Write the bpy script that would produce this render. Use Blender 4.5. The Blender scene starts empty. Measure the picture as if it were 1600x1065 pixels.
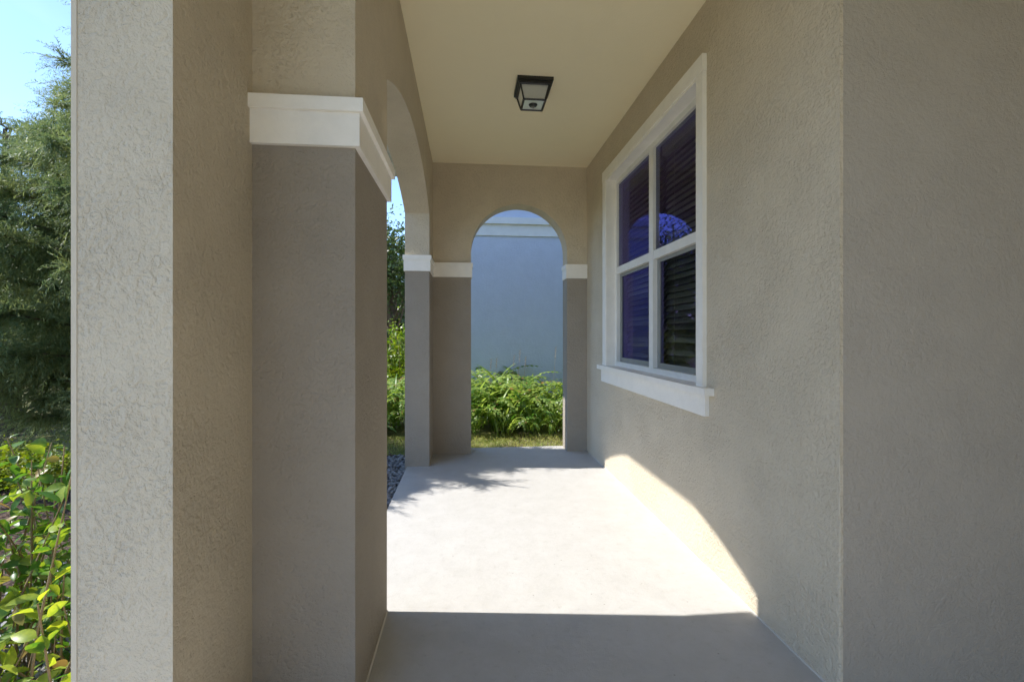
import bpy, bmesh, math, random
import numpy as np
from mathutils import Vector, Matrix

# ------------------------------------------------------------------ camera, sky, sun, exposure
S = bpy.context.scene
COL = S.collection
cam_d = bpy.data.cameras.new("camera")
cam = bpy.data.objects.new("camera", cam_d)
COL.objects.link(cam)
cam.location = (0, 0, 1.2)
cam.rotation_euler = (math.radians(90), 0, -0.0936)
cam_d.sensor_width = 36
cam_d.lens = 36 * 736 / 1600
cam_d.shift_y = -9.5 / 1600
cam_d.clip_start = 0.02
cam_d.clip_end = 2000
S.camera = cam

SUN_EL = math.atan(1.245 / 1.0069)
SUN_DIR = Vector((1.0, -0.118, -1.245)).normalized()      # way the light travels
world = bpy.data.worlds.new("World")
S.world = world
world.use_nodes = True
wn, wl = world.node_tree.nodes, world.node_tree.links
wn.clear()
sky = wn.new("ShaderNodeTexSky")
sky.sky_type = 'NISHITA'
sky.sun_disc = False
sky.sun_elevation = SUN_EL
# towards the sun: (-1, 0.118); sun_rotation is measured clockwise from +Y
sky.sun_rotation = math.atan2(-1.0, 0.118)
sky.air_density = 0.9
sky.dust_density = 0.3
sky.ozone_density = 5.0
tc = wn.new("ShaderNodeTexCoord")
mp = wn.new("ShaderNodeMapping")
mp.inputs['Scale'].default_value = (1.0, 2.2, 3.5)
mp.inputs['Rotation'].default_value = (0.2, 0.3, 0.6)
cn = wn.new("ShaderNodeTexNoise")
cn.inputs['Scale'].default_value = 2.2
cn.inputs['Detail'].default_value = 7
cn.inputs['Roughness'].default_value = 0.55
cn.inputs['Distortion'].default_value = 0.6
cr = wn.new("ShaderNodeMapRange")
cr.inputs['From Min'].default_value = 0.42
cr.inputs['From Max'].default_value = 0.78
cr.inputs['To Max'].default_value = 0.45
cm = wn.new("ShaderNodeMix")
cm.data_type = 'RGBA'
cm.inputs['B'].default_value = (2.3, 3.4, 5.4, 1)          # thin cirrus, in the sky's own units
bg = wn.new("ShaderNodeBackground")
bg.inputs['Strength'].default_value = 0.088
wo = wn.new("ShaderNodeOutputWorld")
wl.new(tc.outputs['Generated'], mp.inputs['Vector'])
wl.new(mp.outputs['Vector'], cn.inputs['Vector'])
wl.new(cn.outputs['Fac'], cr.inputs['Value'])
wl.new(cr.outputs['Result'], cm.inputs['Factor'])
wl.new(sky.outputs['Color'], cm.inputs['A'])
wl.new(cm.outputs['Result'], bg.inputs['Color'])
wl.new(bg.outputs['Background'], wo.inputs['Surface'])

sun_d = bpy.data.lights.new("sun", 'SUN')
sun_d.energy = 2.0
sun_d.angle = math.radians(0.55)
sun_d.color = (1.0, 0.96, 0.90)
sun = bpy.data.objects.new("sun", sun_d)
COL.objects.link(sun)
sun.rotation_euler = SUN_DIR.to_track_quat('-Z', 'Y').to_euler()
sun.location = (-6, 1, 9)

S.view_settings.view_transform = 'Standard'
S.view_settings.look = 'None'
S.view_settings.gamma = 1.0
S.view_settings.use_curve_mapping = False
S.view_settings.exposure = 2.04
S.cycles.max_bounces = 14
S.cycles.diffuse_bounces = 8
S.cycles.use_adaptive_sampling = True
S.cycles.adaptive_threshold = 0.02
S.cycles.glossy_bounces = 4
S.cycles.transmission_bounces = 8
S.cycles.transparent_max_bounces = 16
S.cycles.caustics_reflective = False
S.cycles.caustics_refractive = False
S.cycles.use_denoising = True
S.cycles.sample_clamp_indirect = 6.0

# ------------------------------------------------------------------ helpers
def link(o, parent=None):
    COL.objects.link(o)
    if parent is not None:
        o.parent = parent
    return o

def tag(o, label=None, cat=None, group=None, kind=None):
    if label: o['label'] = label
    if cat: o['category'] = cat
    if group: o['group'] = group
    if kind: o['kind'] = kind
    return o

def empty(name, loc=(0, 0, 0)):
    o = bpy.data.objects.new(name, None)
    o.location = loc
    return link(o)

def from_bm(name, bm, mat, parent=None, smooth=False):
    me = bpy.data.meshes.new(name)
    bmesh.ops.recalc_face_normals(bm, faces=bm.faces)
    bm.to_mesh(me)
    bm.free()
    me.materials.append(mat)
    if smooth:
        me.shade_smooth()
    return link(bpy.data.objects.new(name, me), parent)

def pydata(name, V, F, mat, parent=None, smooth=False):
    me = bpy.data.meshes.new(name)
    me.from_pydata([tuple(v) for v in V], [], [tuple(f) for f in F])
    me.materials.append(mat)
    if smooth:
        me.shade_smooth()
    return link(bpy.data.objects.new(name, me), parent)

def np_mesh(name, V, F, mat, k=4):
    """V (n,3), F (m,k) numpy arrays -> mesh datablock, quickly"""
    me = bpy.data.meshes.new(name)
    V = np.asarray(V, dtype=np.float32)
    F = np.asarray(F, dtype=np.int32)
    me.vertices.add(len(V))
    me.vertices.foreach_set('co', V.ravel())
    me.loops.add(F.size)
    me.loops.foreach_set('vertex_index', F.ravel())
    me.polygons.add(len(F))
    me.polygons.foreach_set('loop_start', np.arange(0, F.size, k, dtype=np.int32))
    me.update(calc_edges=True)
    me.validate()
    me.materials.append(mat)
    return me

def add_box(bm, x0, x1, y0, y1, z0, z1):
    vs = [bm.verts.new(p) for p in ((x0, y0, z0), (x1, y0, z0), (x1, y1, z0), (x0, y1, z0),
                                    (x0, y0, z1), (x1, y0, z1), (x1, y1, z1), (x0, y1, z1))]
    for f in ((0, 3, 2, 1), (4, 5, 6, 7), (0, 1, 5, 4), (1, 2, 6, 5), (2, 3, 7, 6), (3, 0, 4, 7)):
        bm.faces.new([vs[i] for i in f])
    return vs

def bevel(bm, w, seg=2, pick=None):
    es = []
    for e in bm.edges:
        if len(e.link_faces) == 2 and e.calc_face_angle(0) > 0.6:
            if pick is None or pick((e.verts[0].co + e.verts[1].co) / 2, e):
                es.append(e)
    bmesh.ops.bevel(bm, geom=es, offset=w, segments=seg, affect='EDGES', profile=0.5)

def box(name, b, mat, parent=None, bev=0.0, seg=2):
    bm = bmesh.new()
    add_box(bm, *b)
    if bev:
        bevel(bm, bev, seg)
    return from_bm(name, bm, mat, parent)

def extrude_poly(bm, pts, d):
    """closed polygon pts (3D) extruded along vector d"""
    a = [bm.verts.new(p) for p in pts]
    b = [bm.verts.new((p[0] + d[0], p[1] + d[1], p[2] + d[2])) for p in pts]
    bm.faces.new(a)
    bm.faces.new(b[::-1])
    n = len(pts)
    for i in range(n):
        bm.faces.new((a[i], b[i], b[(i + 1) % n], a[(i + 1) % n]))

def tube_arrays(P, R, n=6):
    """tapered tube along points P with radii R -> (V, F quads)"""
    V, F = [], []
    up = Vector((0.31, 0.17, 0.93)).normalized()
    for i, p in enumerate(P):
        t = (P[min(i + 1, len(P) - 1)] - P[max(i - 1, 0)]).normalized()
        a = t.cross(up)
        if a.length < 1e-3:
            a = t.cross(Vector((1, 0, 0)))
        a.normalize()
        b = t.cross(a)
        for k in range(n):
            th = 2 * math.pi * k / n
            V.append(p + (a * math.cos(th) + b * math.sin(th)) * R[i])
    for i in range(len(P) - 1):
        for k in range(n):
            F.append((i * n + k, i * n + (k + 1) % n, (i + 1) * n + (k + 1) % n, (i + 1) * n + k))
    return V, F

class Acc:
    def __init__(s): s.V, s.F = [], []
    def add(s, V, F):
        o = len(s.V)
        s.V += [tuple(v) for v in V]
        s.F += [tuple(i + o for i in f) for f in F]
    def tube(s, P, R, n=6): s.add(*tube_arrays([Vector(p) for p in P], R, n))
    def build(s, name, mat, parent=None, smooth=False): return pydata(name, s.V, s.F, mat, parent, smooth)

# ------------------------------------------------------------------ materials
def new_mat(name):
    m = bpy.data.materials.new(name)
    m.use_nodes = True
    n, l = m.node_tree.nodes, m.node_tree.links
    return m, n, l, n['Principled BSDF']

def nd(n, t, **kw):
    x = n.new(t)
    for k, v in kw.items():
        x.inputs[k.replace('_', ' ')].default_value = v
    return x

def math_node(n, l, op, a, b):
    x = n.new("ShaderNodeMath")
    x.operation = op
    for i, v in enumerate((a, b)):
        if isinstance(v, (int, float)): x.inputs[i].default_value = v
        else: l.new(v, x.inputs[i])
    return x.outputs[0]

def mixcol(n, l, fac, a, b):
    x = n.new("ShaderNodeMix")
    x.data_type = 'RGBA'
    for key, v in (('Factor', fac), ('A', a), ('B', b)):
        if hasattr(v, 'is_output'): l.new(v, x.inputs[key])
        elif key == 'Factor': x.inputs[key].default_value = v
        else: x.inputs[key].default_value = (*v, 1)
    return x.outputs['Result']

def ramp(n, l, src, lo, hi, tmin=0.0, tmax=1.0):
    x = nd(n, "ShaderNodeMapRange", From_Min=lo, From_Max=hi, To_Min=tmin, To_Max=tmax)
    l.new(src, x.inputs['Value'])
    return x.outputs['Result']

def stucco(name, col, relief=1.0, scale=1.0, mottle=1.0):
    """sand-float stucco with trowel-torn lumps, painted"""
    m, n, l, p = new_mat(name)
    co = n.new("ShaderNodeTexCoord").outputs['Object']
    warp = nd(n, "ShaderNodeTexNoise", Scale=9.0, Detail=2.0)
    l.new(co, warp.inputs['Vector'])
    wv = n.new("ShaderNodeVectorMath"); wv.operation = 'SCALE'; wv.inputs['Scale'].default_value = 0.03
    l.new(warp.outputs['Color'], wv.inputs[0])
    ad = n.new("ShaderNodeVectorMath"); ad.operation = 'ADD'
    l.new(co, ad.inputs[0]); l.new(wv.outputs[0], ad.inputs[1])
    lump = nd(n, "ShaderNodeTexNoise", Scale=44.0 * scale, Detail=6.0, Roughness=0.64, Distortion=0.12)
    l.new(ad.outputs[0], lump.inputs['Vector'])
    plate = ramp(n, l, lump.outputs['Fac'], 0.38, 0.66)          # flattened tops, torn edges
    patch = nd(n, "ShaderNodeTexNoise", Scale=3.2, Detail=3.0)
    l.new(co, patch.inputs['Vector'])
    amount = ramp(n, l, patch.outputs['Fac'], 0.38, 0.62, 0.5, 1.05)
    fine = nd(n, "ShaderNodeTexNoise", Scale=210.0 * scale, Detail=3.0, Roughness=0.6)
    l.new(co, fine.inputs['Vector'])
    wave = nd(n, "ShaderNodeTexNoise", Scale=2.6, Detail=2.0)     # hand-floated unevenness
    l.new(co, wave.inputs['Vector'])
    h = math_node(n, l, 'MULTIPLY', plate, amount)
    pit = nd(n, "ShaderNodeTexNoise", Scale=88.0 * scale, Detail=5.0, Roughness=0.62, Distortion=0.1)
    l.new(ad.outputs[0], pit.inputs['Vector'])
    pitm = math_node(n, l, 'MULTIPLY', ramp(n, l, pit.outputs['Fac'], 0.33, 0.48, -0.55, 0.0), amount)
    h = math_node(n, l, 'ADD', h, pitm)
    h = math_node(n, l, 'ADD', h, math_node(n, l, 'MULTIPLY', fine.outputs['Fac'], 0.35))
    h = math_node(n, l, 'ADD', h, math_node(n, l, 'MULTIPLY', wave.outputs['Fac'], 1.6))
    b = nd(n, "ShaderNodeBump", Strength=0.78 * relief, Distance=0.0048)
    l.new(h, b.inputs['Height'])
    l.new(b.outputs['Normal'], p.inputs['Normal'])
    mott = nd(n, "ShaderNodeTexNoise", Scale=5.5, Detail=6.0, Roughness=0.65)
    l.new(co, mott.inputs['Vector'])
    c = mixcol(n, l, ramp(n, l, mott.outputs['Fac'], 0.3, 0.7), tuple(x * (1 - 0.05 * mottle) for x in col), tuple(min(1, x * (1 + 0.04 * mottle)) for x in col))
    grit = nd(n, "ShaderNodeTexVoronoi", Scale=16.0)
    l.new(ad.outputs[0], grit.inputs['Vector'])
    c = mixcol(n, l, ramp(n, l, grit.outputs['Distance'], 0.035, 0.06, 0.35 * mottle, 0.0), c, tuple(x * 0.6 for x in col))
    l.new(c, p.inputs['Base Color'])
    p.inputs['Roughness'].default_value = 0.88
    p.inputs['Specular IOR Level'].default_value = 0.3
    return m

def painted(name, col, rough=0.5, bump=0.12, scale=60.0, dirt=0.06):
    m, n, l, p = new_mat(name)
    co = n.new("ShaderNodeTexCoord").outputs['Object']
    a = nd(n, "ShaderNodeTexNoise", Scale=scale, Detail=5.0, Roughness=0.6)
    l.new(co, a.inputs['Vector'])
    d = nd(n, "ShaderNodeTexNoise", Scale=7.0, Detail=6.0, Roughness=0.7)
    l.new(co, d.inputs['Vector'])
    c = mixcol(n, l, ramp(n, l, d.outputs['Fac'], 0.35, 0.75), col, tuple(x * (1 - dirt * 2) for x in col))
    l.new(c, p.inputs['Base Color'])
    b = nd(n, "ShaderNodeBump", Strength=bump, Distance=0.004)
    l.new(a.outputs['Fac'], b.inputs['Height'])
    l.new(b.outputs['Normal'], p.inputs['Normal'])
    p.inputs['Roughness'].default_value = rough
    return m

def floor_mat():
    m, n, l, p = new_mat("painted_concrete")
    co = n.new("ShaderNodeTexCoord").outputs['Object']
    big = nd(n, "ShaderNodeTexNoise", Scale=6.5, Detail=9.0, Roughness=0.75, Distortion=0.2)
    l.new(co, big.inputs['Vector'])
    c = mixcol(n, l, ramp(n, l, big.outputs['Fac'], 0.34, 0.7), (0.455, 0.444, 0.422), (0.40, 0.387, 0.363))
    sm = nd(n, "ShaderNodeTexNoise", Scale=26.0, Detail=6.0, Roughness=0.7)
    l.new(co, sm.inputs['Vector'])
    c = mixcol(n, l, ramp(n, l, sm.outputs['Fac'], 0.58, 0.74, 0, 0.5), c, (0.30, 0.28, 0.25))
    sp = nd(n, "ShaderNodeTexVoronoi", Scale=11.0)
    l.new(co, sp.inputs['Vector'])
    c = mixcol(n, l, ramp(n, l, sp.outputs['Distance'], 0.03, 0.055, 0.7, 0.0), c, (0.20, 0.18, 0.155))
    l.new(c, p.inputs['Base Color'])
    fn = nd(n, "ShaderNodeTexNoise", Scale=170.0, Detail=4.0, Roughness=0.65)
    l.new(co, fn.inputs['Vector'])
    md = nd(n, "ShaderNodeTexNoise", Scale=38.0, Detail=4.0)
    l.new(co, md.inputs['Vector'])
    h = math_node(n, l, 'ADD', fn.outputs['Fac'], math_node(n, l, 'MULTIPLY', md.outputs['Fac'], 1.4))
    b = nd(n, "ShaderNodeBump", Strength=0.4, Distance=0.0025)
    l.new(h, b.inputs['Height'])
    l.new(b.outputs['Normal'], p.inputs['Normal'])
    p.inputs['Roughness'].default_value = 0.62
    p.inputs['Specular IOR Level'].default_value = 0.35
    return m

def leaf_mat(name, c1, c2, trans=0.35, rough=0.45, scale=9.0, c3=None):
    """leaves: colour varies over the plant and from leaf to leaf, some light passes through"""
    m, n, l, p = new_mat(name)
    co = n.new("ShaderNodeTexCoord").outputs['Object']
    a = nd(n, "ShaderNodeTexNoise", Scale=scale, Detail=4.0, Roughness=0.7)
    l.new(co, a.inputs['Vector'])
    rnd = n.new("ShaderNodeObjectInfo").outputs['Random']
    isl = n.new("ShaderNodeNewGeometry").outputs['Random Per Island']
    v = math_node(n, l, 'ADD', a.outputs['Fac'], math_node(n, l, 'MULTIPLY', math_node(n, l, 'SUBTRACT', isl, 0.5), 0.28))
    v = math_node(n, l, 'ADD', v, math_node(n, l, 'MULTIPLY', math_node(n, l, 'SUBTRACT', rnd, 0.5), 0.3))
    c = mixcol(n, l, ramp(n, l, v, 0.32, 0.68), c1, c2)
    if c3:
        c = mixcol(n, l, ramp(n, l, isl, 0.93, 0.95), c, c3)
    l.new(c, p.inputs['Base Color'])
    p.inputs['Roughness'].default_value = rough
    p.inputs['Specular IOR Level'].default_value = 0.4
    t = n.new("ShaderNodeBsdfTranslucent")
    hs = n.new("ShaderNodeHueSaturation")
    hs.inputs['Saturation'].default_value = 1.1
    hs.inputs['Value'].default_value = 1.5
    hs.inputs['Hue'].default_value = 0.485
    l.new(c, hs.inputs['Color'])
    l.new(hs.outputs['Color'], t.inputs['Color'])
    mx = n.new("ShaderNodeMixShader")
    mx.inputs[0].default_value = trans
    l.new(p.outputs[0], mx.inputs[1])
    l.new(t.outputs[0], mx.inputs[2])
    l.new(mx.outputs[0], n['Material Output'].inputs['Surface'])
    return m

def bark_mat(name, c1, c2):
    m, n, l, p = new_mat(name)
    co = n.new("ShaderNodeTexCoord").outputs['Object']
    mpn = n.new("ShaderNodeMapping"); mpn.inputs['Scale'].default_value = (30, 30, 6)
    l.new(co, mpn.inputs['Vector'])
    a = nd(n, "ShaderNodeTexNoise", Scale=1.0, Detail=6.0, Roughness=0.7)
    l.new(mpn.outputs[0], a.inputs['Vector'])
    l.new(mixcol(n, l, ramp(n, l, a.outputs['Fac'], 0.3, 0.7), c1, c2), p.inputs['Base Color'])
    b = nd(n, "ShaderNodeBump", Strength=0.6, Distance=0.01)
    l.new(a.outputs['Fac'], b.inputs['Height'])
    l.new(b.outputs['Normal'], p.inputs['Normal'])
    p.inputs['Roughness'].default_value = 0.9
    return m

def ground_mat():
    m, n, l, p = new_mat("lawn_soil")
    co = n.new("ShaderNodeTexCoord").outputs['Object']
    a = nd(n, "ShaderNodeTexNoise", Scale=0.9, Detail=8.0, Roughness=0.7)
    l.new(co, a.inputs['Vector'])
    b = nd(n, "ShaderNodeTexNoise", Scale=40.0, Detail=5.0, Roughness=0.75)
    l.new(co, b.inputs['Vector'])
    g = mixcol(n, l, ramp(n, l, b.outputs['Fac'], 0.3, 0.7), (0.12, 0.14, 0.035), (0.28, 0.25, 0.10))
    c = mixcol(n, l, ramp(n, l, a.outputs['Fac'], 0.48, 0.62), g, (0.12, 0.085, 0.055))
    l.new(c, p.inputs['Base Color'])
    bp = nd(n, "ShaderNodeBump", Strength=0.8, Distance=0.03)
    l.new(b.outputs['Fac'], bp.inputs['Height'])
    l.new(bp.outputs['Normal'], p.inputs['Normal'])
    p.inputs['Roughness'].default_value = 0.95
    return m

def mulch_mat():
    m, n, l, p = new_mat("bark_mulch")
    co = n.new("ShaderNodeTexCoord").outputs['Object']
    mpn = n.new("ShaderNodeMapping"); mpn.inputs['Scale'].default_value = (26, 60, 40); mpn.inputs['Rotation'].default_value = (0, 0, 0.6)
    l.new(co, mpn.inputs['Vector'])
    a = nd(n, "ShaderNodeTexVoronoi", Scale=1.0)
    l.new(mpn.outputs[0], a.inputs['Vector'])
    l.new(mixcol(n, l, ramp(n, l, a.outputs['Distance'], 0.1, 0.9), (0.13, 0.075, 0.05), (0.025, 0.018, 0.014)), p.inputs['Base Color'])
    b = nd(n, "ShaderNodeBump", Strength=1.0, Distance=0.03)
    b.invert = True
    l.new(a.outputs['Distance'], b.inputs['Height'])
    l.new(b.outputs['Normal'], p.inputs['Normal'])
    p.inputs['Roughness'].default_value = 0.95
    return m

def stone_mat():
    m, n, l, p = new_mat("river_stone")
    co = n.new("ShaderNodeTexCoord").outputs['Object']
    isl = n.new("ShaderNodeNewGeometry").outputs['Random Per Island']
    a = nd(n, "ShaderNodeTexNoise", Scale=60.0, Detail=4.0)
    l.new(co, a.inputs['Vector'])
    c = mixcol(n, l, isl, (0.10, 0.10, 0.105), (0.36, 0.345, 0.33))
    c = mixcol(n, l, ramp(n, l, a.outputs['Fac'], 0.4, 0.7, 0, 0.4), c, (0.2, 0.19, 0.18))
    l.new(c, p.inputs['Base Color'])
    p.inputs['Roughness'].default_value = 0.7
    return m

def glass_mat():
    m, n, l, p = new_mat("window_glass")
    n.remove(p)
    tr = n.new("ShaderNodeBsdfTransparent"); tr.inputs[0].default_value = (0.68, 0.70, 0.68, 1)
    gl = n.new("ShaderNodeBsdfGlossy"); gl.inputs['Color'].default_value = (0.36, 0.30, 1.0, 1); gl.inputs['Roughness'].default_value = 0.012
    fr = nd(n, "ShaderNodeFresnel", IOR=1.66)
    mx = n.new("ShaderNodeMixShader")
    bf = n.new("ShaderNodeNewGeometry").outputs['Backfacing']
    l.new(math_node(n, l, 'MULTIPLY', fr.outputs[0], math_node(n, l, 'SUBTRACT', 1.0, bf)), mx.inputs[0]); l.new(tr.outputs[0], mx.inputs[1]); l.new(gl.outputs[0], mx.inputs[2])
    l.new(mx.outputs[0], n['Material Output'].inputs['Surface'])
    return m

WALLC = (0.605, 0.525, 0.40)
M = {}
M['wall'] = stucco("taupe_stucco", WALLC)
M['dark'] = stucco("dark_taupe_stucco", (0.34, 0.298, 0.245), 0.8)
M['bead'] = painted('corner_bead_paint', WALLC, 0.75, 0.25, 90.0, 0.03)
M['ceil'] = stucco("ceiling_paint", (0.87, 0.775, 0.535), 0.16, 1.8, 0.2)
M['return'] = stucco('shade_toned_smooth_stucco', (0.415, 0.37, 0.31), 0.5)  # house stucco darkened and greyed: this wall's shade is in the colour
M['trim'] = painted("trim_paint", (0.90, 0.865, 0.80), 0.5, 0.35, 45.0, 0.05)
M['frame'] = painted("window_vinyl", (0.82, 0.80, 0.76), 0.4, 0.05)
M['screen'] = painted("screen_frame_grey", (0.26, 0.265, 0.25), 0.45, 0.05)
M['floor'] = floor_mat()
M['caulk'] = painted("sealant", (0.55, 0.52, 0.46), 0.5)
M['black'] = painted("black_metal", (0.018, 0.018, 0.017), 0.38, 0.1, 120.0, 0.0)
M['roof'] = painted("roof_shingle", (0.10, 0.095, 0.09), 0.9, 0.6, 30.0)
M['soffit'] = painted("soffit_paint", (0.74, 0.72, 0.69), 0.6)
M['neigh'] = stucco("blue_grey_stucco", (0.64, 0.67, 0.76), 0.6, 0.6, 0.9)
M['ground'] = ground_mat()
M['mulch'] = mulch_mat()
M['stone'] = stone_mat()
M['glass'] = glass_mat()
M['blind'] = painted("blind_vinyl", (0.50, 0.47, 0.38), 0.5, 0.05)
M['room'] = painted("room_paint", (0.22, 0.20, 0.18), 0.8)
M['fern'] = leaf_mat("fern_leaf", (0.065, 0.16, 0.025), (0.33, 0.43, 0.10), 0.45, 0.36, 5.0, (0.28, 0.20, 0.07))
M['leaf'] = leaf_mat("shrub_leaf", (0.07, 0.17, 0.025), (0.40, 0.47, 0.06), 0.45, 0.36, 9.0, (0.30, 0.22, 0.07))
M['cedar'] = leaf_mat("cedar_needle", (0.075, 0.135, 0.06), (0.205, 0.25, 0.095), 0.33, 0.55, 2.2)
M['dleaf'] = leaf_mat("dark_tree_leaf", (0.025, 0.055, 0.014), (0.08, 0.12, 0.03), 0.30, 0.4, 1.5)
M['yleaf'] = leaf_mat("yellow_shrub_leaf", (0.09, 0.17, 0.015), (0.24, 0.28, 0.04), 0.4, 0.4, 5.0)
M['grass'] = leaf_mat("grass_blade", (0.17, 0.25, 0.05), (0.40, 0.40, 0.12), 0.35, 0.6, 3.0)
M['bark'] = bark_mat("tree_bark", (0.06, 0.045, 0.033), (0.16, 0.125, 0.095))
M['twig'] = bark_mat("shrub_twig", (0.20, 0.135, 0.065), (0.38, 0.28, 0.16))
M['plume'] = leaf_mat("seed_plume", (0.30, 0.26, 0.22), (0.42, 0.36, 0.30), 0.3, 0.8)

# frosted lamp glass
m, n, l, p = new_mat("frosted_glass")
p.inputs['Base Color'].default_value = (0.72, 0.74, 0.70, 1)
p.inputs['Roughness'].default_value = 0.35
p.inputs['Transmission Weight'].default_value = 0.35
M['frost'] = m

# ------------------------------------------------------------------ dimensions (metres; camera at 0,0,1.2)
W, L, YB, H = 1.23, -0.35, 4.785, 2.93          # house wall, inner arch wall, end wall, ceiling
LO = -0.57                                       # outer face of the arch wall
YN, YF = 2.09, 4.36                              # jambs of the wide arch
YP = 1.51                                        # face of the near pilaster
GZ = -0.15                                       # ground
ZI0, ZI1 = 1.782, 1.926                           # impost moulding
ZM = 1.87
TOP = 3.06

# ------------------------------------------------------------------ ground and floor
bm = bmesh.new()
NG = 60
def gh(x, y):
    return GZ - 0.02
g = [-900, -300, -100, -40, -20, -10, -5, 0, 5, 10, 20, 40, 100, 300, 900]
gv = [[bm.verts.new((x, y, GZ - 0.01)) for x in g] for y in g]
for i in range(len(g) - 1):
    for j in range(len(g) - 1):
        bm.faces.new((gv[i][j], gv[i][j + 1], gv[i + 1][j + 1], gv[i + 1][j]))
tag(from_bm('ground', bm, M['ground']), kind='structure')

def sheet(name, x0, x1, y0, y1, z, mat, nx=40, ny=40, amp=0.02, seed=1):
    r = random.Random(seed)
    V, F = [], []
    for j in range(ny + 1):
        for i in range(nx + 1):
            e = 0 if i in (0, nx) or j in (0, ny) else 1
            V.append((x0 + (x1 - x0) * i / nx, y0 + (y1 - y0) * j / ny, z + e * r.uniform(0, amp)))
    for j in range(ny):
        for i in range(nx):
            a = j * (nx + 1) + i
            F.append((a, a + 1, a + nx + 2, a + nx + 1))
    return tag(pydata(name, V, F, mat, None, True), kind='structure')
sheet('mulch_bed', -5.5, -0.56, 0.2, 5.35, GZ + 0.004, M['mulch'], 90, 90, 0.03)

box('bounce_slab', (-9.0, -1.02, -2.2, 0.75, GZ - 0.1, GZ + 0.03), M['floor'])['kind'] = 'structure'  # unseen pale slab, added to bounce sunlight into the porch
bm = bmesh.new()
extrude_poly(bm, [(-0.552, 1.3, 0), (-0.552, 5.03, 0), (1.6, 5.03, 0), (1.6, 1.6, 0), (3.0, 1.6, 0), (3.0, -2.4, 0), (-1.0, -2.4, 0), (-1.0, 1.3, 0)], (0, 0, -0.3))
bevel(bm, 0.012, 2, lambda c, e: c.z > -0.01 and c.x < 0.9)
pf = tag(from_bm('porch_floor', bm, M['floor']), kind='structure', label='pale grey painted concrete porch floor with a sunlit patch')
acc = Acc()
for a, b in (((W, YB), (W, 1.456)), ((L, 1.51), (L, YN)), ((-0.657, YP), (L, YP))):
    a, b = Vector((*a, 0.001)), Vector((*b, 0.001))
    acc.tube([a, (a + b) / 2, b], [0.0055] * 3, 6)
acc.build('sealant_bead', M['caulk'], pf, True)

# ------------------------------------------------------------------ the house
house = empty('house')
tag(house, 'taupe stucco house with arched side porch, white mouldings and a white framed window', 'house')

# house wall with the window opening; it turns the corner to the right at y = 1.456
WY0, WY1, WZ0, WZ1 = 2.40, 4.06, 0.915, 2.565
bm = bmesh.new()
ys = [1.456, WY0, WY1, 5.3]
zs = [-0.02, WZ0, WZ1, TOP]
gv = [[bm.verts.new((W, y, z)) for y in ys] for z in zs]
for k in range(3):
    for i in range(3):
        if not (i == 1 and k == 1):
            bm.faces.new((gv[k][i], gv[k][i + 1], gv[k + 1][i + 1], gv[k + 1][i]))
ret = [bm.verts.new((W + 0.0125, 1.456, z)) for z in zs]
for k in range(3):
    bm.faces.new((gv[k][0], gv[k + 1][0], ret[k + 1], ret[k]))
rev = [gv[1][1], gv[1][2], gv[2][2], gv[2][1]]
rin = [bm.verts.new((W + 0.2, v.co.y, v.co.z)) for v in rev]
for i in range(4):
    bm.faces.new((rev[i], rev[(i + 1) % 4], rin[(i + 1) % 4], rin[i]))
es = [e for e in bm.edges if all(abs(v.co.x - W) < 1e-5 and abs(v.co.y - 1.456) < 1e-5 for v in e.verts)]
bmesh.ops.bevel(bm, geom=es, offset=0.012, segments=3, affect='EDGES', profile=0.5)
o = from_bm('window_wall', bm, M['wall'], house)
o['label'] = 'long taupe stucco wall that holds the window'

o = pydata('return_wall', [(W + 0.0125, 1.456, -0.02), (3.0, 1.456, -0.02), (3.0, 1.456, TOP), (W + 0.0125, 1.456, TOP), (W + 0.0125, 1.6, -0.02), (3.0, 1.6, -0.02), (3.0, 1.6, TOP), (W + 0.0125, 1.6, TOP)],
       [(0, 1, 2, 3), (5, 4, 7, 6), (3, 2, 6, 7)], M['return'], house)
o['label'] = 'smoother taupe wall, its shade put into the colour, that turns away from the porch beside the camera'

# unseen walls beside the camera, added to shape the light, in the same stucco
bm = bmesh.new()
add_box(bm, 3.0, 3.2, -2.4, 1.7, -0.02, TOP)
add_box(bm, 0.6, 3.0, -2.6, -2.4, -0.02, TOP)
from_bm('light_block_wall', bm, M['wall'], house)

# end wall with round-headed opening (upper, then the two darker piers below)
AX0, AX1 = 0.033, 1.02
ACX, AR, AZC = (AX0 + AX1) / 2, (AX1 - AX0) / 2, 2.534 - (AX1 - AX0) / 2
pts = [(L, YB, ZM), (AX0, YB, ZM)]
for i in range(0, 37):
    th = math.pi * (1 - i / 36)
    pts.append((ACX + AR * math.cos(th), YB, AZC + AR * math.sin(th)))
pts += [(AX1, YB, ZM), (W + 0.0, YB, ZM), (W + 0.0, YB, TOP), (L, YB, TOP)]
bm = bmesh.new()
extrude_poly(bm, pts, (0, 0.22, 0))
bevel(bm, 0.011, 2, lambda c, e: AX0 - 0.01 < c.x < AX1 + 0.01 and c.z < 2.6 and c.z > ZM + 0.001 and abs(e.verts[0].co.y - e.verts[1].co.y) < 1e-4)
o = from_bm('arched_end_wall', bm, M['wall'], house)
o['label'] = 'end wall with a round-headed archway'
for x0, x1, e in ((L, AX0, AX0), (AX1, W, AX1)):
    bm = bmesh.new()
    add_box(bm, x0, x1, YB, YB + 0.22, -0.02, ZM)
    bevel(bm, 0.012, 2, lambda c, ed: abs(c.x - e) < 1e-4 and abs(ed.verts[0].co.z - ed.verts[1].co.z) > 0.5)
    from_bm('archway_pier', bm, M['dark'], house)

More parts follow.
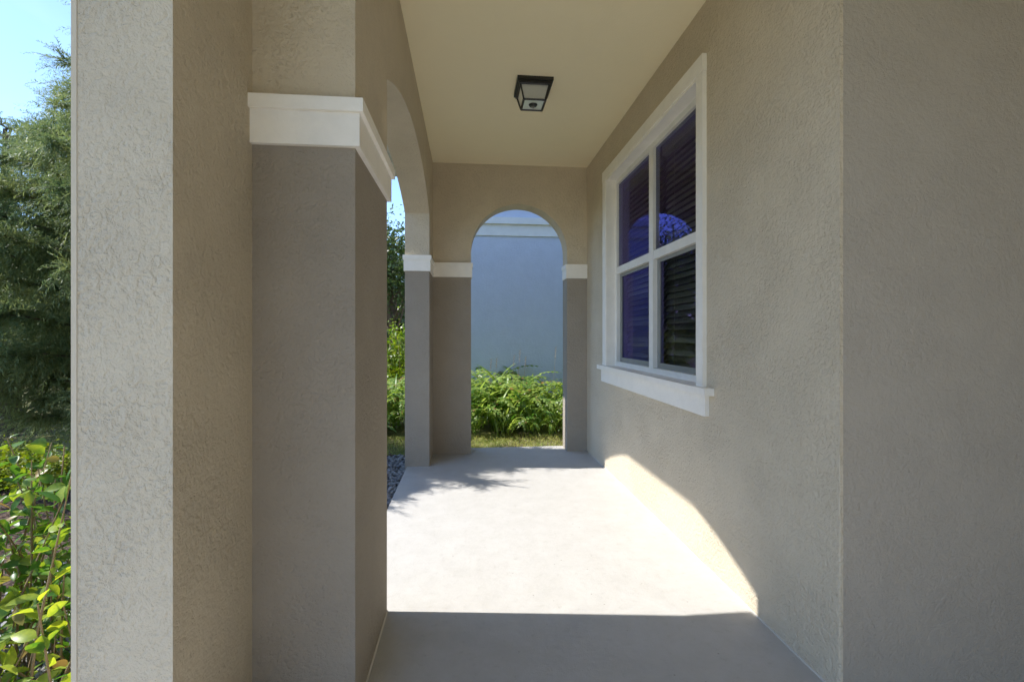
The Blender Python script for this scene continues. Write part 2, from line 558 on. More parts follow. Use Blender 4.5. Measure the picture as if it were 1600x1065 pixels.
# side wall with the wide segmental arch
SPR, CRN = 2.31, 2.558
cy, hw, rise = (YN + YF) / 2, (YF - YN) / 2, CRN - SPR
RR = (hw * hw + rise * rise) / (2 * rise)
a0 = math.asin(hw / RR)
pts = [(L, YP, ZM), (L, YN, ZM)]
for i in range(0, 41):
    a = -a0 + 2 * a0 * i / 40
    pts.append((L, cy + RR * math.sin(a), CRN - RR + RR * math.cos(a)))
pts += [(L, YF, ZM), (L, YB + 0.22, ZM), (L, YB + 0.22, TOP), (L, YP, TOP)]
bm = bmesh.new()
extrude_poly(bm, pts, (LO - L, 0, 0))
def pick(c, e):
    d = (e.verts[0].co - e.verts[1].co)
    if abs(c.x - L) < 1e-4 or abs(c.x - LO) < 1e-4:
        if abs(d.x) < 1e-4 and YN - 0.01 < c.y < YF + 0.01 and ZM + 0.001 < c.z < CRN + 0.01:
            return True
    return abs(c.x - L) < 1e-4 and abs(c.y - YP) < 1e-4
bevel(bm, 0.010, 2, pick)
o = from_bm('side_arch_wall', bm, M['wall'], house)
o['label'] = 'side wall with a wide low arch open to the garden'

# far pier of the wide arch, near pilaster (darker below its moulding), and the outer post
bm = bmesh.new()
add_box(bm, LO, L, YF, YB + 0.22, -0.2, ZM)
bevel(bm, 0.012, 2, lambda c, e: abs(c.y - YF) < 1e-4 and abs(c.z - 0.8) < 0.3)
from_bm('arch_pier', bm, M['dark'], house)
bm = bmesh.new()
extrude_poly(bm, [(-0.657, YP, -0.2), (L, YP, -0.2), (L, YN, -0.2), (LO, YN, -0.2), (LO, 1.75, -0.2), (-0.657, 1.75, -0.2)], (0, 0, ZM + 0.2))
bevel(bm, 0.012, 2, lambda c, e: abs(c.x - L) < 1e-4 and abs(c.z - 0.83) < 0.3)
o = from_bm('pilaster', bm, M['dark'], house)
o['label'] = 'dark taupe pilaster below its white moulding'
box('pilaster_infill', (-0.657, LO, YP, 1.75, ZM, TOP), M['wall'], house)
bm = bmesh.new()
add_box(bm, -0.865, -0.657, 1.12, 1.75, -0.2, TOP)
bevel(bm, 0.012, 3, lambda c, e: abs(c.y - 1.12) < 1e-4 and abs(c.z - 1.43) < 0.4)
o = from_bm('outer_post', bm, M['wall'], house)
o['label'] = 'stucco post at the outer corner, pale in the open shade'

bm = bmesh.new()
add_box(bm, -0.8665, -0.855, 1.1188, 1.135, -0.2, TOP)
bevel(bm, 0.004, 3, lambda c, e: abs(c.z - 1.43) < 0.4)
from_bm('corner_bead', bm, M['bead'], house)

# ceiling, eave, roof
box('ceiling', (L, 3.1, -2.4, YB, H, H + 0.05), M['ceil'], house)
box('entry_beam', (-0.865, L, -2.4, 1.12, H - 0.012, TOP), M['ceil'], house)
bm = bmesh.new()
add_box(bm, -0.93, LO, 1.76, 5.45, 2.995, 3.01)
for i in range(48):                                   # grooved soffit panel
    y = 1.80 + i * 0.075
    add_box(bm, -0.925, LO - 0.004, y, y + 0.008, 2.990, 2.995)
from_bm('soffit', bm, M['soffit'], house)
box('fascia', (-0.955, -0.932, 1.76, 5.45, 2.985, 3.16), M['trim'], house, 0.004, 1)
bm = bmesh.new()
extrude_poly(bm, [(-1.0, 5.5, 3.15), (3.8, 5.5, 4.6), (3.8, 5.5, 4.72), (-1.0, 5.5, 3.20)], (0, -8.2, 0))
from_bm('roof', bm, M['roof'], house)
bm = bmesh.new()
extrude_poly(bm, [(-0.57, 5.005, TOP), (3.6, 5.005, TOP), (3.6, 5.005, 4.5), (-0.57, 5.005, 3.27)], (0, -0.05, 0))
from_bm('gable', bm, M['wall'], house)

# impost mouldings: two-step boards that follow the wall round its corners
def offset_path(path, d):
    out = []
    for i, pnt in enumerate(path):
        p = Vector(pnt)
        ns = []
        for a, b in ((i - 1, i), (i, i + 1)):
            if 0 <= a and b < len(path):
                t = (Vector(path[b]) - Vector(path[a])).normalized()
                ns.append(Vector((t.y, -t.x)))
        if len(ns) == 1:
            out.append(p + ns[0] * d)
        else:
            k = ns[0] + ns[1]
            out.append(p + k * (d * 2 / k.length_squared))
    return out
def strip(bm, path, d0, d, z0, z1):
    A, B = offset_path(path, d0), offset_path(path, d)
    ra = []
    for a, b in zip(A, B):
        ra.append([bm.verts.new((a.x, a.y, z0)), bm.verts.new((b.x, b.y, z0)), bm.verts.new((b.x, b.y, z1)), bm.verts.new((a.x, a.y, z1))])
    for i in range(len(ra) - 1):
        for k in range(4):
            bm.faces.new((ra[i][k], ra[i + 1][k], ra[i + 1][(k + 1) % 4], ra[i][(k + 1) % 4]))
    bm.faces.new(ra[0][::-1]); bm.faces.new(ra[-1])
def moulding(path, name='impost_moulding', k=1.0):
    for z0, z1, d in ((ZI0, ZI0 + 0.103, 0.017), (ZI0 + 0.103, ZI1, 0.030)):
        bm = bmesh.new()
        strip(bm, path, -0.004, d * k, z0, z1)
        bevel(bm, 0.004, 2)
        if z0 == ZI0:
            root = from_bm(name, bm, M['trim'], house)
        else:
            from_bm('top_board', bm, M['trim'], root)
    return root
moulding([(-0.657, YP), (L, YP), (L, YN), (LO, YN)])
moulding([(LO, 4.7), (LO, YF), (L, YF), (L, YB), (AX0, YB), (AX0, YB + 0.2)], k=0.6)
moulding([(AX1, YB + 0.2), (AX1, YB), (W, YB)], k=0.6)

# window
win = box('window', (1.295, 1.345, 3.20, 3.275, WZ0 + 0.03, WZ1 - 0.02), M['frame'], house, 0.003, 1)     # centre mullion carries the rest
win['label'] = 'white framed four-pane window with closed blinds behind'
def wpart(name, b, mat='trim', bev=0.003):
    return box(name, b, M[mat], win, bev, 1)
wpart('casing_board', (1.208, W + 0.002, 2.332, 2.403, 0.931, 2.566))
wpart('casing_board', (1.208, W + 0.002, 4.057, 4.15, 0.931, 2.566))
wpart('casing_board', (1.206, W + 0.002, 2.329, 4.153, 2.567, 2.655))
wpart('jamb_board', (1.212, 1.36, 2.395, 2.412, 0.93, 2.553), bev=0)
wpart('jamb_board', (1.212, 1.36, 4.048, 4.065, 0.93, 2.553), bev=0)
wpart('jamb_board', (1.212, 1.36, 2.395, 4.065, 2.5535, 2.570), bev=0)
wpart('sill', (1.178, 1.36, 2.256, 4.231, 0.893, 0.930), bev=0.005)
wpart('apron', (1.207, W + 0.002, 2.306, 4.19, 0.782, 0.8925))
wpart('frame_rail', (1.296, 1.344, 2.412, 4.048, WZ1 - 0.052, WZ1 - 0.0125), 'frame')
wpart('frame_rail', (1.296, 1.344, 2.412, 4.048, 0.9305, 0.968), 'frame')
wpart('frame_stile', (1.297, 1.343, 2.4125, 2.445, 0.9685, 2.5125), 'frame')
wpart('frame_stile', (1.297, 1.343, 4.015, 4.0475, 0.9685, 2.5125), 'frame')
for y0, y1 in ((2.4455, 3.1995), (3.2755, 4.0145)):
    wpart('meeting_rail', (1.298, 1.342, y0, y1, 1.73, 1.79), 'frame')
    pane = box('pane', (1.316, 1.320, y0, y1, 1.790, 2.5125), M['glass'], win)
    # lower sash sits deeper, in a grey screen frame
    for b in ((1.326, 1.345, y0, y0 + 0.03, 0.9685, 1.7295), (1.326, 1.345, y1 - 0.045, y1, 0.9685, 1.7295),
              (1.327, 1.344, y0 + 0.03, y1 - 0.045, 0.9685, 1.005), (1.327, 1.344, y0 + 0.03, y1 - 0.045, 1.705, 1.7295)):
        wpart('screen_frame', b, 'screen', 0.002)
    box('pane', (1.334, 1.338, y0 + 0.03, y1 - 0.045, 1.005, 1.705), M['glass'], win)

# dark room behind the window
bm = bmesh.new()
add_box(bm, 1.432, 4.2, 1.66, 5.6, 0.0, 2.9)
bm.faces.ensure_lookup_table()
for f in [f for f in bm.faces if abs(f.calc_center_median().x - 1.432) < 1e-3]:
    bm.faces.remove(f)
bmesh.ops.reverse_faces(bm, faces=bm.faces)
from_bm('room_shell', bm, M['room'], house)

# blinds: two, each hanging in its own half
sl_me = None
for bi, (y0, y1, lab) in enumerate(((2.43, 3.225, 'tan slatted blind behind the nearer half of the window'),
                                    (3.25, 4.035, 'tan slatted blind behind the farther half of the window'))):
    bl = empty('window_blind', (1.405, (y0 + y1) / 2, WZ1))
    tag(bl, lab, 'blind', 'blinds behind the porch window')
    hw2 = (y1 - y0) / 2
    box('valance', (-0.035, 0.02, -hw2, hw2, -0.10, -0.012), M['blind'], bl, 0.004, 1)
    if sl_me is None:
        bm = bmesh.new()
        tl = math.radians(58)
        prof = []
        for t in (-1, -0.5, 0, 0.5, 1):
            u, w = t * 0.025, 0.0035 * (1 - t * t)
            prof.append((u * math.cos(tl) - w * math.sin(tl), u * math.sin(tl) + w * math.cos(tl)))
        rows = [[bm.verts.new((x, y, z)) for x, z in prof] for y in (-0.385, 0.385)]
        for k in range(4):
            bm.faces.new((rows[0][k], rows[0][k + 1], rows[1][k + 1], rows[1][k]))
        bmesh.ops.solidify(bm, geom=bm.faces[:], thickness=0.0025)
        o = from_bm('slat', bm, M['blind'], bl)
        sl_me = o.data
        o.location = (0, 0, -0.12)
        start = 1
    else:
        start = 0
    for k in range(start, 35):
        o = link(bpy.data.objects.new('slat', sl_me), bl)
        o.location = (0, 0, -0.12 - k * 0.0425)
        o.rotation_euler = (0, random.Random(k + bi * 99).uniform(-0.03, 0.03), 0)
    for yy in (-0.22, 0.22):
        acc = Acc(); acc.tube([(-0.024, yy, -0.1), (-0.025, yy, -0.8), (-0.024, yy, -1.6)], [0.0016] * 3, 5)
        acc.build('cord', M['blind'], bl)

# ceiling light
lamp = empty('ceiling_light', (0.452, 3.25, H))
tag(lamp, 'black square lantern with frosted panes on the porch ceiling', 'ceiling light')
bm = bmesh.new(); add_box(bm, -0.122, 0.122, -0.13, 0.13, -0.022, -0.0005); bevel(bm, 0.003, 1)
from_bm('base_plate', bm, M['black'], lamp)
bm = bmesh.new(); add_box(bm, -0.112, 0.112, -0.119, 0.119, -0.035, -0.0222); bevel(bm, 0.003, 1)
from_bm('base_rim', bm, M['black'], lamp)
zt, zb, rt, rb = -0.0355, -0.132, 0.100, 0.074
def q(sx, sy, t, k=1.0):
    r = (rt + (rb - rt) * t) * k
    return Vector((sx * r, sy * r * 1.04, zt + (zb - zt) * t))
cs = [(-1, -1), (1, -1), (1, 1), (-1, 1)]
for i in range(4):
    acc = Acc(); acc.tube([q(*cs[i], 0), q(*cs[i], 1)], [0.0075, 0.0075], 4)
    acc.build('corner_bar', M['black'], lamp)
    for t in (0.03, 1.0):
        acc = Acc(); acc.tube([q(*cs[i], t), q(*cs[(i + 1) % 4], t)], [0.008, 0.008], 4)
        acc.build('edge_bar', M['black'], lamp)
    a, b = cs[i], cs[(i + 1) % 4]
    pydata('glass_pane', [q(*a, 0, .97), q(*b, 0, .97), q(*b, 1, .97), q(*a, 1, .97)], [(0, 1, 2, 3)], M['frost'], lamp)
pydata('bottom_pane', [q(*c, 0.985, .96) for c in cs], [(0, 1, 2, 3)], M['frost'], lamp)
bm = bmesh.new()
bmesh.ops.create_cone(bm, cap_ends=True, segments=24, radius1=0.024, radius2=0.031, depth=0.010, matrix=Matrix.Translation((0, 0, zb - 0.005)))
fin = from_bm('finial', bm, M['black'], lamp)
bm = bmesh.new()
bmesh.ops.create_uvsphere(bm, u_segments=14, v_segments=8, radius=0.011, matrix=Matrix.Translation((0, 0, zb - 0.013)))
from_bm('finial_knob', bm, M['screen'], fin, True)

# ------------------------------------------------------------------ the neighbour's house
nb = empty('neighbour_house', (0, 7.8, GZ))
tag(nb, 'blue grey stucco house next door, seen through the round archway', 'house')
box('wall', (-0.55, 13.0, 0.0, 0.3, -0.1, 6.2), M['neigh'], nb, 0.01)
box('side_wall', (-0.55, -0.25, 0.3005, 11.0, -0.1, 6.2), M['neigh'], nb)
bb = box('belt_board', (-0.565, 13.0, -0.022, -0.0005, 2.99, 3.18), M['trim'], nb, 0.003, 1)
box('belt_cap', (-0.585, 13.0, -0.06, -0.0005, 3.1805, 3.29), M['trim'], bb, 0.004, 1)
bm = bmesh.new()
extrude_poly(bm, [(-1.1, -0.6, 6.2), (-1.1, 11.5, 6.2), (-1.1, 11.5, 6.35), (-1.1, 5.5, 8.6), (-1.1, -0.6, 6.35)], (14.5, 0, 0))
from_bm('roof', bm, M['roof'], nb)

# ------------------------------------------------------------------ vegetation
def leaf_quads(rng, P, D, Ln, Wd, droop=0.25):
    """folded diamond leaves: P base, D direction -> V, F arrays (4 verts / 1 quad each)"""
    n = len(P)
    up = np.tile(np.array([0., 0., 1.]), (n, 1)) + rng.normal(0, 0.5, (n, 3))
    side = np.cross(D, up)
    side /= np.linalg.norm(side, axis=1, keepdims=True) + 1e-9
    nor = np.cross(side, D)
    Ln, Wd = Ln[:, None], Wd[:, None]
    tip = P + D * Ln - np.array([0, 0, 1.]) * Ln * droop
    mid = P + D * Ln * 0.45 + nor * Ln * 0.06
    V = np.stack([P, mid + side * Wd, tip, mid - side * Wd], 1).reshape(-1, 3)
    F = np.arange(4 * n).reshape(-1, 4)
    return V, F

def unit(v):
    return v / (np.linalg.norm(v, axis=-1, keepdims=True) + 1e-9)

# --- feathery cedar by the porch (its crown shades the river stones and the far end of the floor)
def cedar(loc, seed, label, hgt=5.7, rprof=None, nb_=150, per=60, name='cedar_tree'):
    rng = np.random.default_rng(seed)
    t = empty(name, loc)
    tag(t, label, 'tree')
    acc = Acc()
    P = [Vector((0.05 * math.sin(z * 1.3), 0.04 * math.cos(z * 1.7), z)) for z in np.linspace(-0.1, hgt * 0.97, 12)]
    acc.tube(P, [0.13 * (1 - i / 12.5) + 0.008 for i in range(12)], 9)
    acc.build('trunk', M['bark'], t, True)
    br = Acc()
    SP, SD, SL = [], [], []
    for b in range(nb_):
        z = 0.35 + (hgt - 0.4) * (b / nb_) ** 0.9 + rng.uniform(-0.1, 0.1)
        ang = b * 2.39996 + rng.uniform(-0.4, 0.4)
        R = np.interp(z, *rprof) * rng.uniform(0.72, 1.12)
        d = np.array([math.cos(ang), math.sin(ang), 0.0])
        z0 = max(0.1, z - 0.25 * R)
        pts = []
        for s in np.linspace(0, 1, 6):
            pts.append(np.array([0, 0, z0]) + d * R * s + np.array([0, 0, 1]) * (0.55 * R * s - 0.28 * R * s * s) + rng.normal(0, 0.02, 3))
        br.tube(pts, [0.014 * (1 - s) + 0.003 for s in np.linspace(0, 1, 6)], 5)
        pts = np.array(pts)
        m_ = int(per * max(0.35, R))
        ss = rng.uniform(0.18, 1.0, m_) ** 0.75
        base = np.stack([np.interp(ss, np.linspace(0, 1, 6), pts[:, k]) for k in range(3)], 1)
        sd = d * rng.uniform(0.2, 1.0, (m_, 1)) + rng.normal(0, 0.55, (m_, 3)) + np.array([0, 0, 0.1])
        SP.append(base); SD.append(unit(sd)); SL.append(rng.uniform(0.14, 0.34, m_) * (0.7 + 0.3 * R))
    br.build('limbs', M['bark'], t)
    SP, SD, SL = np.concatenate(SP), np.concatenate(SD), np.concatenate(SL)
    # each spray: needles along a short shoot
    NP, ND, NL = [], [], []
    K = 34
    side = unit(np.cross(SD, rng.normal(0, 1, SD.shape)))
    for k in range(K):
        s = (k + 0.5) / K
        p = SP + SD * (SL * s)[:, None] - np.array([0, 0, 1]) * (SL * s * s * 0.35)[:, None]
        dd = unit(SD * 0.75 + side * (1 if k % 2 else -1) * 0.75 + rng.normal(0, 0.28, SD.shape))
        NP.append(p); ND.append(dd); NL.append(SL * (0.23 - 0.13 * s) * rng.uniform(0.8, 1.2, len(SL)))
    NP, ND, NL = np.concatenate(NP), np.concatenate(ND), np.concatenate(NL)
    V, F = leaf_quads(rng, NP, ND, NL, np.maximum(0.0022, NL * 0.075), 0.12)
    me = np_mesh('crown', V, F, M['cedar'])
    tag(link(bpy.data.objects.new('crown', me), t), kind='stuff')
    return t
cedar((-3.1, 5.05, GZ), 4, 'feathery dark green cedar left of the porch, its top against the sky',
      rprof=([0.0, 0.8, 2.3, 3.1, 3.8, 4.8, 5.6], [0.5, 1.15, 1.7, 1.05, 0.64, 0.34, 0.05]), nb_=250, per=125)
cedar((-6.5, 7.3, GZ), 9, 'second cedar standing farther back, glimpsed through the first',
      hgt=4.4, rprof=([0.0, 0.8, 2.6, 3.6, 4.5], [1.6, 1.9, 1.6, 0.9, 0.05]), nb_=140, per=60)

# --- broadleaf tree seen in the slit of the wide arch
def broad_tree(loc, seed, label, hgt, crown_c, crown_r, nleaf, mat, name='leafy_tree', ls=0.11):
    rng = np.random.default_rng(seed)
    t = empty(name, loc)
    tag(t, label, 'tree')
    acc = Acc()
    acc.tube([(0, 0, -0.1), (0.05, 0.02, hgt * 0.2), (-0.04, 0.06, hgt * 0.45), (0.05, 0, hgt * 0.8)], [0.16, 0.12, 0.09, 0.03], 9)
    acc.build('trunk', M['bark'], t, True)
    br = Acc()
    tips = []
    for b in range(46):
        v = unit(rng.normal(0, 1, 3)); v[2] = abs(v[2]) * 0.9 - 0.35
        tip = np.array(crown_c) + v * np.array(crown_r) * rng.uniform(0.55, 1.0)
        st = np.array([0, 0, hgt * rng.uniform(0.18, 0.6)])
        md = (st + tip) / 2 + rng.normal(0, 0.15, 3)
        br.tube([st, md, tip], [0.045, 0.025, 0.006], 5)
        tips.append(tip); tips.append(md * 0.4 + tip * 0.6)
    br.build('limbs', M['bark'], t)
    tips = np.array(tips)
    idx = rng.integers(0, len(tips), nleaf)
    P = tips[idx] + rng.normal(0, 1, (nleaf, 3)) * np.array(crown_r) * 0.17
    D = unit(rng.normal(0, 1, (nleaf, 3)) + np.array([0, 0, -0.15]))
    Ln = rng.uniform(0.6, 1.25, nleaf) * ls
    V, F = leaf_quads(rng, P, D, Ln, Ln * 0.27)
    tag(link(bpy.data.objects.new('crown', np_mesh('crown', V, F, mat)), t), kind='stuff')
    return t
broad_tree((-2.05, 13.0, GZ), 21, 'dark leafy tree behind the hedge, seen between the pillars', 5.2, (0, 0, 3.0), (1.6, 1.6, 2.1), 9000, M['dleaf'])
broad_tree((-4.4, 15.5, GZ), 22, 'taller leafy tree farther back, mostly hidden by the pilaster', 6.4, (0, 0, 3.8), (2.2, 2.0, 2.5), 9000, M['dleaf'])

def bush(loc, seed, label, r, nleaf, mat, ls, name, nst=22):
    rng = np.random.default_rng(seed)
    t = empty(name, loc)
    tag(t, label, 'shrub')
    st = Acc(); tips = []
    for k in range(nst):
        v = rng.normal(0, 1, 3); v[2] = abs(v[2]) + 0.7; v = unit(v)
        tip = v * np.array(r) * rng.uniform(0.6, 1.0) * np.array([1, 1, 1.0])
        st.tube([(0.2 * tip[0], 0.2 * tip[1], -0.05), tip * 0.55 + rng.normal(0, 0.03, 3), tip], [0.012, 0.008, 0.003], 5)
        for s in (0.4, 0.6, 0.8, 1.0): tips.append(tip * s)
    st.build('stems', M['twig'], t)
    tips = np.array(tips)
    P = tips[rng.integers(0, len(tips), nleaf)] + rng.normal(0, 1, (nleaf, 3)) * np.array(r) * 0.13
    P[:, 2] = np.maximum(P[:, 2], 0.02)
    D = unit(rng.normal(0, 1, (nleaf, 3)) + np.array([0, 0, 0.35]))
    Ln = rng.uniform(0.6, 1.2, nleaf) * ls
    V, F = leaf_quads(rng, P, D, Ln, Ln * 0.26)
    tag(link(bpy.data.objects.new('foliage', np_mesh('foliage', V, F, mat)), t), kind='stuff')
    return t
bush((-1.35, 9.2, GZ), 31, 'bright yellow green shrub behind the ferns, seen beside the far pillar', (0.95, 0.8, 1.45), 5200, M['yleaf'], 0.085, 'yellow_green_shrub')
bush((-4.2, 4.7, GZ), 33, 'low yellow green ground shrub at the foot of the cedar', (1.1, 0.95, 0.34), 8500, M['yleaf'], 0.05, 'low_shrub')

# --- fern hedge: fronds with pinnae; the nearest 300 are parts, the rest one mass
def frond_arrays(rng, Ln):
    """one frond from the origin, arching along +x"""
    V, F = [], []
    N = 17
    th0 = rng.uniform(1.05, 1.4)
    bend = rng.uniform(0.9, 2.2)
    pts = [np.zeros(3)]; tn = []
    sw = rng.uniform(-0.25, 0.25)
    for i in range(N):
        s = i / (N - 1)
        th = th0 - bend * s ** 1.4
        d = np.array([math.cos(th), sw * s, math.sin(th)])
        d /= np.linalg.norm(d)
        tn.append(d)
        pts.append(pts[-1] + d * Ln / N)
    tn.append(tn[-1])
    for i in range(N):                                    # rachis
        a, b = pts[i], pts[i + 1]
        w = 0.0035 * (1 - i / N) + 0.001
        k = len(V)
        V += [a - [0, w, 0], a + [0, w, 0], b + [0, w, 0], b - [0, w, 0]]
        F.append((k, k + 1, k + 2, k + 3))
    for i in range(2, N + 1):
        s = i / N
        pl = Ln * 0.068 * (math.sin(math.pi * min(1, s * 0.88 + 0.12)) ** 0.7 + 0.08) * rng.uniform(0.85, 1.15)
        nrm = np.cross(tn[i], [0, 1, 0]); 
        for sg in (-1, 1):
            d = np.array([0, sg, 0]) * 0.9 + tn[i] * 0.45 + nrm * rng.uniform(-0.15, 0.25)
            d /= np.linalg.norm(d)
            w = tn[i] * Ln * 0.030
            k = len(V)
            p0 = pts[i]
            V += [p0, p0 + d * pl * 0.4 + w, p0 + d * pl - np.array([0, 0, pl * 0.22]), p0 + d * pl * 0.4 - w]
            F.append((k, k + 1, k + 2, k + 3))
    return np.array(V), np.array(F)
rng = np.random.default_rng(77)
hedge = empty('fern_hedge', (0, 6.1, GZ))
tag(hedge, 'sunlit bed of arching sword ferns below the blue grey wall', 'ferns')
def strap_arrays(rng, Ln):
    V, F = [], []
    N = 9
    th0, bend, sw = rng.uniform(1.0, 1.45), rng.uniform(1.0, 2.6), rng.uniform(-0.3, 0.3)
    p = np.zeros(3)
    for i in range(N):
        s_ = i / (N - 1)
        th = th0 - bend * s_ ** 1.6
        w = 0.018 * (math.sin(math.pi * (0.12 + 0.88 * s_)) ** 0.7 if s_ < 1 else 0.0) + 0.0008
        V += [p + [0, -w, w * 0.5], p, p + [0, w, w * 0.5]]
        d = np.array([math.cos(th), sw * s_, math.sin(th)])
        p = p + d / np.linalg.norm(d) * Ln / N
    for i in range(N - 1):
        a = i * 3
        F += [(a, a + 1, a + 4, a + 3), (a + 1, a + 2, a + 5, a + 4)]
    return np.array(V), np.array(F)
VAR = []
for k in range(10):
    V, F = frond_arrays(rng, 0.8) if k < 5 else strap_arrays(rng, 0.75)
    VAR.append((V, F, np_mesh('frond', V, F, M['fern'])))
fr = []
for k in range(290):                                        # clumps
    x, y = rng.uniform(-3.4, 4.2), rng.uniform(0.12, 1.35)
    for j in range(8):
        ang = rng.uniform(0, 2 * math.pi)
        sc = rng.uniform(0.75, 1.45) * (0.45 + 0.68 * min(1.0, y / 0.85)) * (0.92 + 0.14 * math.sin(x * 3.1 + 0.6))
        fr.append((x + rng.normal(0, 0.05), y + rng.normal(0, 0.05), rng.uniform(0.0, 0.16) * min(1, y / 0.6), ang, sc, rng.integers(0, 10), rng.uniform(-0.35, 0.35)))
def vis(f):
    X = f[0]; return (0.0 < X < 1.55) or (-1.35 < X < -0.7)
fr.sort(key=lambda f: (not vis(f), f[1]))
mv, mf, off = [], [], 0
for i, (x, y, z, ang, sc, kk, roll) in enumerate(fr):
    mtx = Matrix.Translation((x, y, z)) @ Matrix.Rotation(ang, 4, 'Z') @ Matrix.Rotation(roll, 4, 'X') @ Matrix.Scale(sc, 4)
    V, F, me = VAR[kk]
    if i < 300:
        o = link(bpy.data.objects.new('frond', me), hedge)
        o.matrix_local = mtx
    else:
        A = np.array(mtx)
        mv.append(V @ A[:3, :3].T + A[:3, 3]); mf.append(F + off); off += len(V)
tag(link(bpy.data.objects.new('frond_mass', np_mesh('frond_mass', np.concatenate(mv), np.concatenate(mf), M['fern'])), hedge), kind='stuff')
for k, (x, y, h) in enumerate(((0.38, 0.9, 1.0), (0.62, 0.7, 1.05), (0.71, 0.75, 1.12), (0.80, 0.8, 1.02), (1.27, 0.9, 1.16), (0.30, 1.0, 0.98))):
    acc = Acc()
    acc.tube([(x, y, 0.1), (x + 0.02, y, h * 0.6), (x + 0.05, y, h)], [0.003, 0.0025, 0.0015], 5)
    for q_ in range(14):
        s = 0.86 + 0.14 * q_ / 13
        a = q_ * 2.4
        b0 = Vector((x + 0.05 * s, y, h * s))
        e = b0 + Vector((0.022 * math.cos(a), 0.022 * math.sin(a), 0.022))
        acc.tube([b0, e], [0.0035, 0.001], 4)
    acc.build('seed_stem', M['plume'], hedge)

# --- grass strip and ground cover
def blades(name, n, xr, yr, z, hmin, hmax, w, mat, seed, label):
    rng = np.random.default_rng(seed)
    P = np.stack([rng.uniform(*xr, n), rng.uniform(*yr, n), np.full(n, z)], 1)
    D = unit(np.stack([rng.normal(0, 0.6, n), rng.normal(0, 0.6, n), np.ones(n)], 1))
    Ln = rng.uniform(hmin, hmax, n)
    V, F = leaf_quads(rng, P, D, Ln, np.full(n, w), 0.1)
    o = link(bpy.data.objects.new(name, np_mesh(name, V, F, mat)))
    return tag(o, label, 'grass', kind='stuff')
blades('lawn_grass', 26000, (-3.0, 4.0), (5.05, 6.35), GZ - 0.005, 0.02, 0.065, 0.0035, M['grass'], 5, 'short yellowing grass between the porch and the ferns')

# --- river stones beside the slab
rng = np.random.default_rng(8)
bmu = bmesh.new(); bmesh.ops.create_icosphere(bmu, subdivisions=1, radius=1.0)
SV = np.array([v.co[:] for v in bmu.verts]); SF = np.array([[v.index for v in f.verts] for f in bmu.faces]); bmu.free()
SVs = []; SFs = []; off = 0
for k in range(9000):
    x, y = rng.uniform(-2.3, -0.575), rng.uniform(1.85, 5.2)  # bed widened out of view to bounce more sunlight under the arch
    sc = np.array([rng.uniform(.014, .032), rng.uniform(.012, .026), rng.uniform(.009, .017)])
    V = SV * sc * (1 + rng.normal(0, 0.09, (len(SV), 1)))
    a = rng.uniform(0, 6.28); b = rng.uniform(-.35, .35)
    R = np.array(Matrix.Rotation(a, 3, 'Z') @ Matrix.Rotation(b, 3, 'X'))
    SVs.append(V @ R.T + np.array([x, y, GZ + 0.02 + rng.uniform(0, 0.03)])); SFs.append(SF + off); off += len(SV)
me = np_mesh('river_stones', np.concatenate(SVs), np.concatenate(SFs), M['stone'], 3)
me.shade_smooth()
tag(link(bpy.data.objects.new('river_stones', me)), 'grey river stones in the bed along the porch slab', 'stones', kind='stuff')

# --- broad-leaved shrub outside the post, nearest to the camera
def leaf_mesh(rng, Ln, Wd, curl):
    """oval leaf along +x with midrib fold, 5 x 2 strips"""
    V, F = [], []
    N = 7
    for i in range(N):
        s = i / (N - 1)
        w = Wd * (math.sin(math.pi * min(1, s ** 0.8)) ** 0.8) if 0 < s < 1 else 0.0
        x = Ln * s; z = -curl * Ln * s * s
        V += [(x, -w, z + w * 0.28 + rng.normal(0, 0.0008)), (x, 0, z), (x, w, z + w * 0.28 + rng.normal(0, 0.0008))]
    for i in range(N - 1):
        a = i * 3
        F += [(a, a + 1, a + 4, a + 3), (a + 1, a + 2, a + 5, a + 4)]
    V.append((-0.022, 0, 0.002)); V += [(0.0, -0.0012, 0), (0.0, 0.0012, 0)]
    F.append((21, 22, 23))
    return V, F
rng = np.random.default_rng(12)
shrub = empty('broadleaf_shrub', (-1.62, 1.85, GZ))
tag(shrub, 'sunlit glossy broad-leaved shrub outside the stucco post', 'shrub')
LM = []
for k in range(6):
    V, F = leaf_mesh(rng, rng.uniform(0.062, 0.085), rng.uniform(0.017, 0.024), rng.uniform(0.08, 0.4))
    me = bpy.data.meshes.new('leaf'); me.from_pydata(V, [], F); me.materials.append(M['leaf']); me.shade_smooth()
    LM.append((me, np.array(V), F))
leaves = []
tw = 0
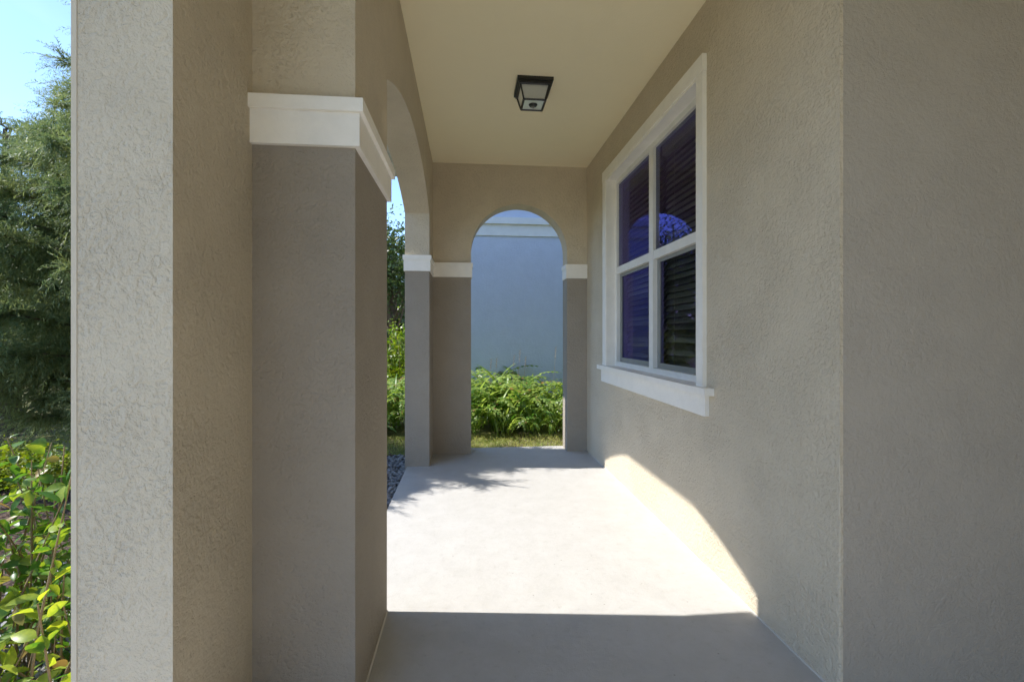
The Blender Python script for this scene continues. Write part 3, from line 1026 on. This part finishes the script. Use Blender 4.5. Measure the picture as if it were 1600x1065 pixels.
for k in range(130):
    b = np.array([rng.uniform(-0.45, 0.55), rng.uniform(-0.5, 0.55), 0.0])
    h = rng.uniform(0.42, 0.92)
    tip = b + np.array([rng.normal(0, 0.16), rng.normal(0, 0.16), h])
    mid = (b + tip) / 2 + np.array([rng.normal(0, 0.05), rng.normal(0, 0.05), 0])
    pts = [b, mid, tip]
    acc = Acc(); acc.tube(pts, [0.0055, 0.004, 0.002], 6)
    acc.build('twig', M['twig'], shrub, True)
    nl = int(24 * h / 0.7)
    for j in range(nl):
        s = 0.18 + 0.82 * j / (nl - 1)
        p = (1 - s) ** 2 * b + 2 * s * (1 - s) * mid + s * s * tip
        a = j * 2.4 + rng.uniform(-.5, .5)
        leaves.append((p, a, rng.normal(-0.1, 0.6), rng.uniform(0.42, 0.98), int(rng.integers(0, 6)), rng.normal(0, 0.7)))
cl = np.array([0 - shrub.location.x, 0 - shrub.location.y, 1.2 - GZ])
leaves.sort(key=lambda q_: np.linalg.norm(q_[0] - cl) - (1.0 if q_[0][2] > 0.25 else 0) + (5 if (q_[0][0] - 1.62) / (q_[0][1] + 1.85) > -0.79 else 0))
acc = Acc()
for i, (p, a, pit, sc, kk, rl) in enumerate(leaves):
    mtx = Matrix.Translation(p) @ Matrix.Rotation(a, 4, 'Z') @ Matrix.Rotation(pit, 4, 'Y') @ Matrix.Rotation(rl, 4, 'X') @ Matrix.Scale(sc, 4) @ Matrix.Translation((0.018, 0, 0))
    me, V, F = LM[kk]
    if i < 300:
        o = link(bpy.data.objects.new('leaf', me), shrub); o.matrix_local = mtx
    else:
        A = np.array(mtx); acc.add(V @ A[:3, :3].T + A[:3, 3], F)
tag(acc.build('leaf_mass', M['leaf'], shrub, True), kind='stuff')

# --- distant belt of trees that closes the horizon
rng = np.random.default_rng(55)
P = []
for k in range(70):
    a = math.radians(-95 + 100 * k / 69 + rng.uniform(-0.8, 0.8))
    d = rng.uniform(30, 44)
    c = np.array([math.sin(a) * d, math.cos(a) * d, 0])
    hh = rng.uniform(3.6, 6.0)
    m_ = 420
    v = unit(rng.normal(0, 1, (m_, 3))) * rng.uniform(0.55, 1.0, (m_, 1)) * np.array([2.2, 2.2, hh / 2])
    P.append(c + v + np.array([0, 0, hh / 2 - 0.2]))
P = np.concatenate(P)
D = unit(rng.normal(0, 1, P.shape))
Ln = rng.uniform(0.35, 0.8, len(P))
V, F = leaf_quads(rng, P, D, Ln, Ln * 0.36)
tag(link(bpy.data.objects.new('far_trees', np_mesh('far_trees', V, F, M['dleaf']))), 'distant belt of dark green trees on the horizon', 'trees', kind='stuff')
